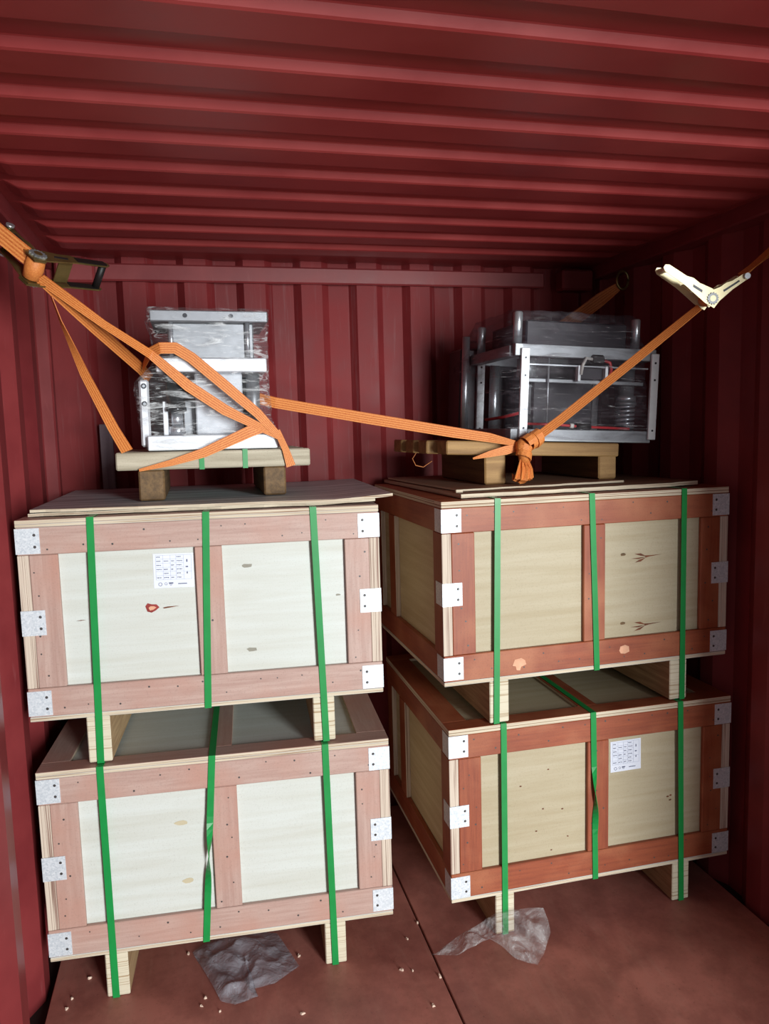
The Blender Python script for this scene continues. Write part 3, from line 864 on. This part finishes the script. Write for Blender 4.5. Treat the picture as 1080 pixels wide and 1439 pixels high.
# rear section of the unit, set back to the left
box('rear_body', (-0.07, DP - 0.03, 0.02), (0.16, DP + 0.12, 0.36), 'body', mr, 0.01)
tube('guide_post', [(-0.055, DP - 0.045, 0.0), (-0.055, DP - 0.045, 0.40)], 0.015, 'steel', mr, 18)
tube('cable', [(-0.04, 0.22, 0.075), (0.0, 0.15, 0.085), (0.03, 0.06, 0.10)], 0.0055, 'red_cable', mr, 10)
fo = film_shell('stretch_film', [(0.006, -0.05, 0.526, -0.016, DP + 0.10, 12), (0.06, -0.052, 0.526, -0.017, DP + 0.11, 10), (0.20, -0.066, 0.522, -0.014, DP + 0.13, 7),
                            (0.285, -0.085, 0.524, -0.016, DP + 0.14, 5), (0.33, -0.06, 0.522, -0.012, DP + 0.13, 6), (0.37, -0.045, 0.505, 0.020, DP + 0.10, 8),
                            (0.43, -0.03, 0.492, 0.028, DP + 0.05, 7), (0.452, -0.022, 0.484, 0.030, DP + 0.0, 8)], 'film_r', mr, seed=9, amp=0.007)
fo['label'] = 'dark glossy stretch film wrapping'

# ------------------------------------------------------------------ lashing straps and ratchets
def basis(o, ex, ey):
    ex = Vector(ex).normalized(); ez = ex.cross(Vector(ey)).normalized(); ey2 = ez.cross(ex).normalized()
    return Matrix(((ex.x, ey2.x, ez.x, o[0]), (ex.y, ey2.y, ez.y, o[1]), (ex.z, ey2.z, ez.z, o[2]), (0, 0, 0, 1)))

def ratchet(parent, o, fdir, hdir, axis, mat, grip_mat, wound=True, s=1.0):
    """buckle: two frame cheeks towards the anchor, spool, and a lever with a grip bar"""
    o, axis = Vector(o), Vector(axis).normalized()
    fdir, hdir = Vector(fdir), Vector(hdir)
    fdir = (fdir - axis * fdir.dot(axis)).normalized(); hdir = (hdir - axis * hdir.dot(axis)).normalized()
    hw = 0.0265 * s
    Lf, Lh = 0.118 * s, 0.165 * s
    body = empty('ratchet_buckle', (0, 0, 0), parent=parent)
    def cheek(name, d, other, L, w0, w1, hw_, m):
        up = (other - d * other.dot(d)).normalized()
        for sg in (-1, 1):
            prof = [(-0.020 * s, -w0), (0.012 * s, -w0 * 1.1), (L * 0.55, -w1), (L, -w1 * 0.9), (L + 0.010 * s, -w1 * 0.4), (L + 0.010 * s, w1 * 0.4), (L, w1 * 0.9),
                    (L * 0.62, w1), (L * 0.5, w1 * 1.5), (L * 0.34, w1 * 1.35), (0.018 * s, w0 * 1.15), (-0.010 * s, w0 * 1.1), (-0.022 * s, w0 * 0.5)]
            ez = d.cross(up)
            mt = basis(o + axis * sg * hw_, d, up)
            prism(name, prof, 0.003 * s, m, mt, body)
    cheek('frame_cheek', fdir, hdir, Lf, 0.017 * s, 0.011 * s, hw, mat)
    cheek('lever_cheek', hdir, fdir, Lh, 0.020 * s, 0.012 * s, hw * 1.14, mat)
    def bar(name, c, L, r, m, seg=14):
        return tube(name, [c - axis * L, c + axis * L], r, m, body, seg)
    bar('spool_axle', o, hw * 1.36, 0.009 * s, mat)
    for sg in (-1, 1):
        # toothed wheel
        n = 14; prof = []
        for k in range(n):
            a = 2 * PI * k / n
            prof += [(0.0185 * s * math.cos(a), 0.0185 * s * math.sin(a)), (0.0145 * s * math.cos(a + 0.3), 0.0145 * s * math.sin(a + 0.3))]
        prism('ratchet_wheel', prof, 0.004 * s, 'alu_grey', basis(o + axis * sg * hw * 1.26, fdir, fdir.cross(axis)), body)
    for sg in (-1, 1):
        prism('pawl_slot', [(Lh * 0.22, -0.003 * s), (Lh * 0.42, -0.004 * s), (Lh * 0.44, 0.003 * s), (Lh * 0.24, 0.004 * s)], 0.0008 * s, 'dark_metal',
              basis(o + axis * sg * (hw * 1.14 + 0.0018 * s), hdir, (fdir - hdir * fdir.dot(hdir))), body)
        prism('cheek_slot', [(Lf * 0.34, -0.003 * s), (Lf * 0.8, -0.003 * s), (Lf * 0.8, 0.002 * s), (Lf * 0.34, 0.003 * s)], 0.0008 * s, 'dark_metal',
              basis(o + axis * sg * (hw + 0.0018 * s), fdir, (hdir - fdir * hdir.dot(fdir))), body)
    if wound:
        # rounded drum of wound webbing
        tube('wound_webbing', [o - axis * hw * 0.92, o - axis * hw * 0.8, o, o + axis * hw * 0.8, o + axis * hw * 0.92], [0.012 * s, 0.0185 * s, 0.0205 * s, 0.0185 * s, 0.012 * s], 'orange', body, 20)
    bar('anchor_bolt', o + fdir * Lf, hw * 1.3, 0.0055 * s, mat)
    for sg in (-1, 1):
        bar_c = o + fdir * Lf + axis * sg * hw * 1.3
        tube('bolt_head', [bar_c - axis * 0.003, bar_c + axis * 0.003], 0.009 * s, 'steel', body, 12)
    # lever end: grip bar and a spring plate
    bar('grip', o + hdir * (Lh - 0.004 * s), hw * 1.22, 0.0085 * s, grip_mat)
    up = (fdir - hdir * fdir.dot(hdir)).normalized()
    ribbon('spring_plate', [o + hdir * 0.052 * s, o + hdir * 0.085 * s], axis, hw * 1.9, mat, body, 0.003 * s, 1)
    for sg in (-1, 1):
        ribbon('lever_arm', [o + hdir * Lh * 0.55 + axis * sg * hw * 1.14, o + hdir * Lh + axis * sg * hw * 1.14], up, 0.018 * s, grip_mat, body, 0.006 * s, 1)
    return body

SW = 0.030
# --- left strap
ls = empty('ratchet_strap', (0.156, 0.20, 2.122)); tag(ls, 'orange ratchet strap with a brassy buckle running from the left wall round the left machine', 'strap', 'orange lashing straps')
def rel(root, pts): return [Vector(p_) - root.location for p_ in pts]
ax = Vector((0.62, 0.10, 0.78))
o0 = Vector((0.156, 0.20, 2.122))
fd = Vector((-0.055, 0.058, 0.062)); hd = Vector((0.14, 0.125, 0.008))
ratchet(ls, (0, 0, 0), fd, hd, Vector((0.42, -0.52, 0.85)), 'brass', 'black', True, 1.2)
wl = Vector((0.55, -0.42, 0.72))
ribbon('webbing', rel(ls, [(0.156, 0.198, 2.14), (0.082, 0.19, 2.205), (-0.028, 0.17, 2.305)]), wl, 0.046, 'orange', ls)
# long band in front of the machine
ribbon('webbing', rel(ls, [(0.168, 0.20, 2.098), (0.300, 0.35, 2.003), (0.417, 0.490, 1.931), (0.522, 0.489, 1.835), (0.630, 0.490, 1.759), (0.797, 0.493, 1.670)]),
       [Vector((0.9, -0.2, 0.3)), Vector((0.55, -0.1, 0.75)), Vector((0.3, 0, 0.95)), Vector((0.5, 0, 0.85)), Vector((0.5, 0, 0.85)), Vector((0.6, 0, 0.8))],
       [SW, 0.022, 0.027, 0.034, 0.034, 0.020], 'orange', ls)
# band that dives behind the machine
ribbon('webbing', rel(ls, [(0.172, 0.205, 2.095), (0.27, 0.40, 2.00), (0.377, 0.63, 1.900), (0.400, 0.70, 1.872)]),
       [Vector((0.8, -0.2, 0.5)), Vector((0.6, 0.1, 0.8)), Vector((0.6, 0, 0.8)), Vector((0.6, 0, 0.8))], [SW, 0.034, 0.034, 0.034], 'orange', ls)
# loop over the front of the machine from the left side
ribbon('webbing', rel(ls, [(0.385, 0.62, 1.905), (0.412, 0.515, 1.936), (0.445, 0.488, 1.950), (0.490, 0.487, 1.950), (0.537, 0.487, 1.920), (0.634, 0.487, 1.834), (0.731, 0.489, 1.746), (0.795, 0.491, 1.672)]),
       [Vector((0.1, 0, 1)), Vector((0, 0, 1)), Vector((0, 0, 1)), Vector((0.35, 0, 0.93)), Vector((0.5, 0, 0.85)), Vector((0.62, 0, 0.78)), Vector((0.62, 0, 0.78)), Vector((0.6, 0, 0.8))],
       [0.03, 0.034, 0.034, 0.034, 0.034, 0.034, SW, 0.022], 'orange', ls)
# short end over the pallet edge
ribbon('webbing', rel(ls, [(0.790, 0.494, 1.690), (0.815, 0.489, 1.628), (0.830, 0.492, 1.575)]), [Vector((1, 0, 0.4)), Vector((1, 0, 0.3)), Vector((1, 0, 0.2))], [0.020, 0.022, 0.030], 'orange', ls)
# diagonal band low across the base
ribbon('webbing', rel(ls, [(0.362, 0.488, 1.580), (0.46, 0.487, 1.600), (0.56, 0.489, 1.628), (0.70, 0.490, 1.688), (0.742, 0.494, 1.702)]),
       [Vector((-0.2, 0, 1)), Vector((-0.3, 0, 0.95)), Vector((-0.4, 0, 0.9)), Vector((-0.4, 0, 0.9)), Vector((-0.4, 0, 0.9))], [0.008, 0.020, 0.030, 0.036, 0.034], 'orange', ls)
# slack tail down to the pallet
ribbon('webbing', rel(ls, [(0.190, 0.215, 2.055), (0.205, 0.24, 1.995), (0.245, 0.33, 1.86), (0.300, 0.44, 1.71), (0.330, 0.497, 1.640)]),
       [Vector((0.2, -1, 0.2)), Vector((0.25, -1, 0.2)), Vector((0.8, -0.5, 0.3)), Vector((1, -0.1, 0.3)), Vector((1, 0, 0.3))], [0.02, 0.022, 0.028, 0.032, 0.036], 'orange', ls)

# --- right strap: from the left machine to the knot, then up to the right wall
KN = Vector((1.608, 0.435, 1.603))
rs = empty('ratchet_strap', KN); tag(rs, 'orange ratchet strap with a pale metal buckle knotted in front of the right machine', 'strap', 'orange lashing straps')
ribbon('webbing', rel(rs, [(0.740, 0.62, 1.800), (0.80, 0.60, 1.782), (1.10, 0.54, 1.722), (1.38, 0.485, 1.668), (1.50, 0.463, 1.647), (1.585, 0.440, 1.625)]),
       [Vector((0, -0.2, 1))] * 6, [0.036, 0.036, 0.037, 0.036, 0.032, 0.018], 'orange', rs)
ribbon('webbing', rel(rs, [(1.44, 0.462, 1.578), (1.50, 0.455, 1.592), (1.555, 0.448, 1.603), (1.60, 0.440, 1.612)]), [Vector((-0.2, 0, 1))] * 4, [0.006, 0.022, 0.030, 0.022], 'orange', rs)
RO = Vector((2.068, 0.10, 2.050))
ribbon('webbing', rel(rs, [(1.640, 0.432, 1.630), (1.72, 0.37, 1.703), (1.90, 0.23, 1.880), (2.05, 0.112, 2.030)]),
       [Vector((-0.4, 0.35, 0.75)), Vector((-0.4, 0.4, 0.75)), Vector((-0.35, 0.6, 0.65)), Vector((-0.2, 0.9, 0.3))], [0.030, 0.031, 0.030, 0.030], 'orange', rs)
ribbon('webbing', rel(rs, [(2.165, 0.075, 2.122), (2.24, 0.060, 2.175), (2.315, 0.045, 2.24)]), [Vector((-0.1, 0.95, 0.25))] * 3, 0.030, 'orange', rs)
ribbon('webbing', rel(rs, [(2.165, 0.075, 2.116), (2.24, 0.060, 2.182), (2.315, 0.045, 2.250)]), [Vector((-0.1, 0.95, 0.25))] * 3, 0.030, 'orange', rs)
ratchet(rs, RO - KN, Vector((0.105, -0.01, 0.066)), Vector((-0.163, 0.01, 0.103)), Vector((0.18, 0.97, 0.05)), 'cream_metal', 'cream_metal', True, 1.02)
# the knot: wrapped coils plus a hanging bunch
def coil(name, c, axis, r, L, turns, w, mat, parent):
    axis = Vector(axis).normalized(); s, u = frame_of(axis)
    P, Wd = [], []
    n = int(turns * 12)
    for k in range(n + 1):
        a = 2 * PI * k / 12
        P.append(Vector(c) + axis * (L * (k / n - 0.5)) + (s * math.cos(a) + u * math.sin(a)) * r * (1 + 0.12 * math.sin(a * 0.7)))
        Wd.append(axis + s * 0.25 * math.sin(a * 0.5))
    return ribbon(name, P, Wd, w, mat, parent, 0.003, 1)
kn = tube('knot', [(-0.012, 0, 0.030), (-0.004, -0.010, 0.012), (0.004, -0.012, -0.018), (0.002, -0.008, -0.040)], [0.014, 0.024, 0.023, 0.018], 'orange', rs, 14)
coil('knot_loop', (0.034, -0.010, 0.032), (0.75, 0.2, 0.45), 0.027, 0.050, 2.6, 0.026, 'orange', rs)
coil('knot_loop', (0.000, -0.012, -0.006), (0.30, 0.2, 0.90), 0.025, 0.040, 2.2, 0.024, 'orange', rs)
tube('knot_core', [(0.012, -0.004, 0.022), (0.036, -0.008, 0.034), (0.062, -0.004, 0.044)], [0.016, 0.021, 0.012], 'orange', rs, 12)
# hanging bunch of folded webbing
for i in range(7):
    t_ = (i - 3) / 3
    x = t_ * 0.026
    P = [(0.002 + x * 0.35, -0.010, -0.028), (0.000 + x * 0.9, -0.020 - 0.006 * (1 - abs(t_)), -0.065), (-0.004 + x * 1.15, -0.022 - 0.008 * (1 - abs(t_)), -0.095 - 0.006 * (1 - abs(t_))), (-0.006 + x, -0.006, -0.112 + 0.012 * abs(t_)), (-0.004 + x * 0.8, 0.016, -0.085)]
    ribbon('folded_tail', P, Vector((1, -0.9 * (1 if i % 2 else -1), 0.1)), 0.017, 'orange', rs, 0.002, 5)
# stray loop of tail at the left end of the right pallet
P = []
cx, cz = 1.345, 1.574
tail = [(1.400, 0.74, 1.600), (1.362, 0.745, 1.606), (1.326, 0.75, 1.596), (1.310, 0.75, 1.573), (1.322, 0.75, 1.548), (1.350, 0.748, 1.541), (1.382, 0.742, 1.562)]
ribbon('loose_tail', rel(rs, tail), Vector((0.25, 1, 0.1)), 0.016, 'orange', rs, 0.0016, 6)

# --- strap in the far right top corner, hooked to a lashing ring
bs = empty('lashing_strap', (2.245, 0.90, 2.238)); tag(bs, 'short orange strap running up to the lashing ring in the far right top corner', 'strap', 'orange lashing straps')
ribbon('webbing', rel(bs, [(1.998, 1.115, 2.044), (2.139, 1.03, 2.147), (2.205, 0.98, 2.198), (2.252, 0.925, 2.238)]), [Vector((-0.5, 0.1, 0.8))] * 4, [0.044, 0.044, 0.050, 0.034], 'orange', bs)
ribbon('webbing', rel(bs, [(2.006, 1.122, 2.026), (2.146, 1.036, 2.132), (2.208, 0.986, 2.188), (2.252, 0.93, 2.232)]), [Vector((-0.4, 0.4, 0.8))] * 4, [0.038, 0.038, 0.042, 0.03], 'orange', bs)
pts = [(2.262 + 0.026 * math.cos(a), 0.905, 2.262 + 0.036 * math.sin(a)) for a in [2 * PI * k / 20 for k in range(21)]]
lr = tube('lashing_ring', pts, 0.006, 'brass', None, 8)
tag(lr, 'steel lashing ring under the right top rail, holding the far strap', 'ring')

# ------------------------------------------------------------------ batten behind the left stack
M['grey_timber'] = wood('purple_grey_timber', srgb(132, 112, 118), srgb(96, 78, 86), 2, 60, 0.7, 0.8)
bt = box('wooden_batten', (0.174, 1.189, 0.0), (0.222, 1.209, 1.732), 'grey_timber', None, 0.002)
tag(bt, 'grey wooden batten standing against the end wall behind the left crates', 'batten')

# ------------------------------------------------------------------ plastic film on the floor
def crumple(label, outline, zfun, mat, seed, group, flat_x):
    c = Vector((sum(p_[0] for p_ in outline) / len(outline), sum(p_[1] for p_ in outline) / len(outline)))
    n = len(outline); seg = n * 9; rings = 30
    vs2, fs = [Vector((c.x, c.y, zfun(c.x, c.y, 0) + 0.01))], []
    for r in range(1, rings + 1):
        q = r / rings
        for k in range(seg):
            a = k / 9; i = int(a) % n; f = a - int(a)
            b = Vector(outline[i]).lerp(Vector(outline[(i + 1) % n]), f)
            p2 = c + (b - c) * q
            nn = noise.noise(Vector((p2.x * 11 + seed, p2.y * 11, seed)))
            rid = 1 - abs(noise.noise(Vector((p2.x * 15, p2.y * 15 + seed, 1.7)))) * 2.4
            rid2 = 1 - abs(noise.noise(Vector((p2.x * 55, p2.y * 55 + seed, 4.2)))) * 2.4
            fade = min(1, (1 - q) * 3 + 0.25)
            fade *= 1.0 - 0.75 * max(0, min(1, (p2.x - flat_x) / 0.12))
            z = zfun(p2.x, p2.y, q) + fade * (0.016 * nn + 0.016 * max(0, rid) + 0.002 * max(0, rid2)) + 0.002
            vs2.append(Vector((p2.x, p2.y, max(z, 0.0015))))
    for k in range(seg): fs.append((0, 1 + k, 1 + (k + 1) % seg))
    for r in range(rings - 1):
        for k in range(seg):
            a, b = 1 + r * seg + k, 1 + r * seg + (k + 1) % seg
            fs.append((a, a + seg, b + seg, b))
    o = mesh_obj('plastic_film', vs2, fs, mat, None, smooth=True)
    return tag(o, label, 'plastic film', group)
crumple('grey crumpled plastic film on the floor half under the lower left crate',
        [(0.438, 0.439), (0.507, 0.50), (0.60, 0.52), (0.715, 0.46), (0.745, 0.36), (0.767, 0.283), (0.683, 0.225), (0.607, 0.221), (0.630, 0.184), (0.562, 0.171), (0.521, 0.194), (0.488, 0.296)],
        lambda x, y, q: 0.022 * (1 - q), 'bag', 2.0, 'discarded plastic film', 0.58)
crumple('clear crumpled plastic film on the floor in front of the lower right crate',
        [(1.185, 0.215), (1.27, 0.232), (1.36, 0.236), (1.45, 0.240), (1.53, 0.238), (1.578, 0.225), (1.580, 0.19), (1.575, 0.165), (1.49, 0.080), (1.44, 0.115), (1.37, 0.185), (1.255, 0.175)],
        lambda x, y, q: 0.085 * max(0, min(1, (y - 0.12) / 0.11)) * max(0, min(1, (x - 1.19) / 0.22)), 'bag_r', 7.0, 'discarded plastic film', 9.0)

# ------------------------------------------------------------------ wood chips on the floor
for i, (x, y, s) in enumerate(((1.186, 0.385, 1), (1.13, 0.313, 0.9), (1.074, 0.177, 1), (1.107, 0.164, 0.6), (1.181, 0.117, 1.5), (1.126, 0.009, 1.1), (0.425, 0.44, 1), (0.477, 0.223, 1.1), (0.464, 0.194, 0.9), (0.75, 0.083, 1.2), (0.517, 0.156, 0.6), (0.772, 0.33, 1.1), (0.125, 0.41, 1.3), (0.085, 0.33, 1.0), (0.075, 0.29, 1.0))):
    rg = random.Random(i)
    bm = bmesh.new()
    n = 6
    P = [(0.006 * s * (1 + rg.uniform(-0.4, 0.4)) * math.cos(2 * PI * k / n), 0.004 * s * (1 + rg.uniform(-0.4, 0.4)) * math.sin(2 * PI * k / n)) for k in range(n)]
    lo2 = [bm.verts.new((a, b, 0)) for a, b in P]; hi2 = [bm.verts.new((a * 0.8, b * 0.8, 0.003 + rg.random() * 0.004)) for a, b in P]
    bm.faces.new(lo2[::-1]); bm.faces.new(hi2)
    for k in range(n): bm.faces.new((lo2[k], lo2[(k + 1) % n], hi2[(k + 1) % n], hi2[k]))
    o = bm_obj('wood_chip', bm, 'chip'); o.location = (x, y, 0.0002); o.rotation_euler = (0, 0, rg.random() * 6)
    if x > 0.9: tag(o, 'tiny pale wood chip on the floor between the two crate stacks', 'wood chip', 'wood chips between the stacks')
    elif x > 0.3: tag(o, 'tiny pale wood chip on the floor around the grey plastic film', 'wood chip', 'wood chips around the grey film')
    else: tag(o, 'tiny pale wood flake on the floor beside the left wall', 'wood chip', 'wood flakes beside the left wall')
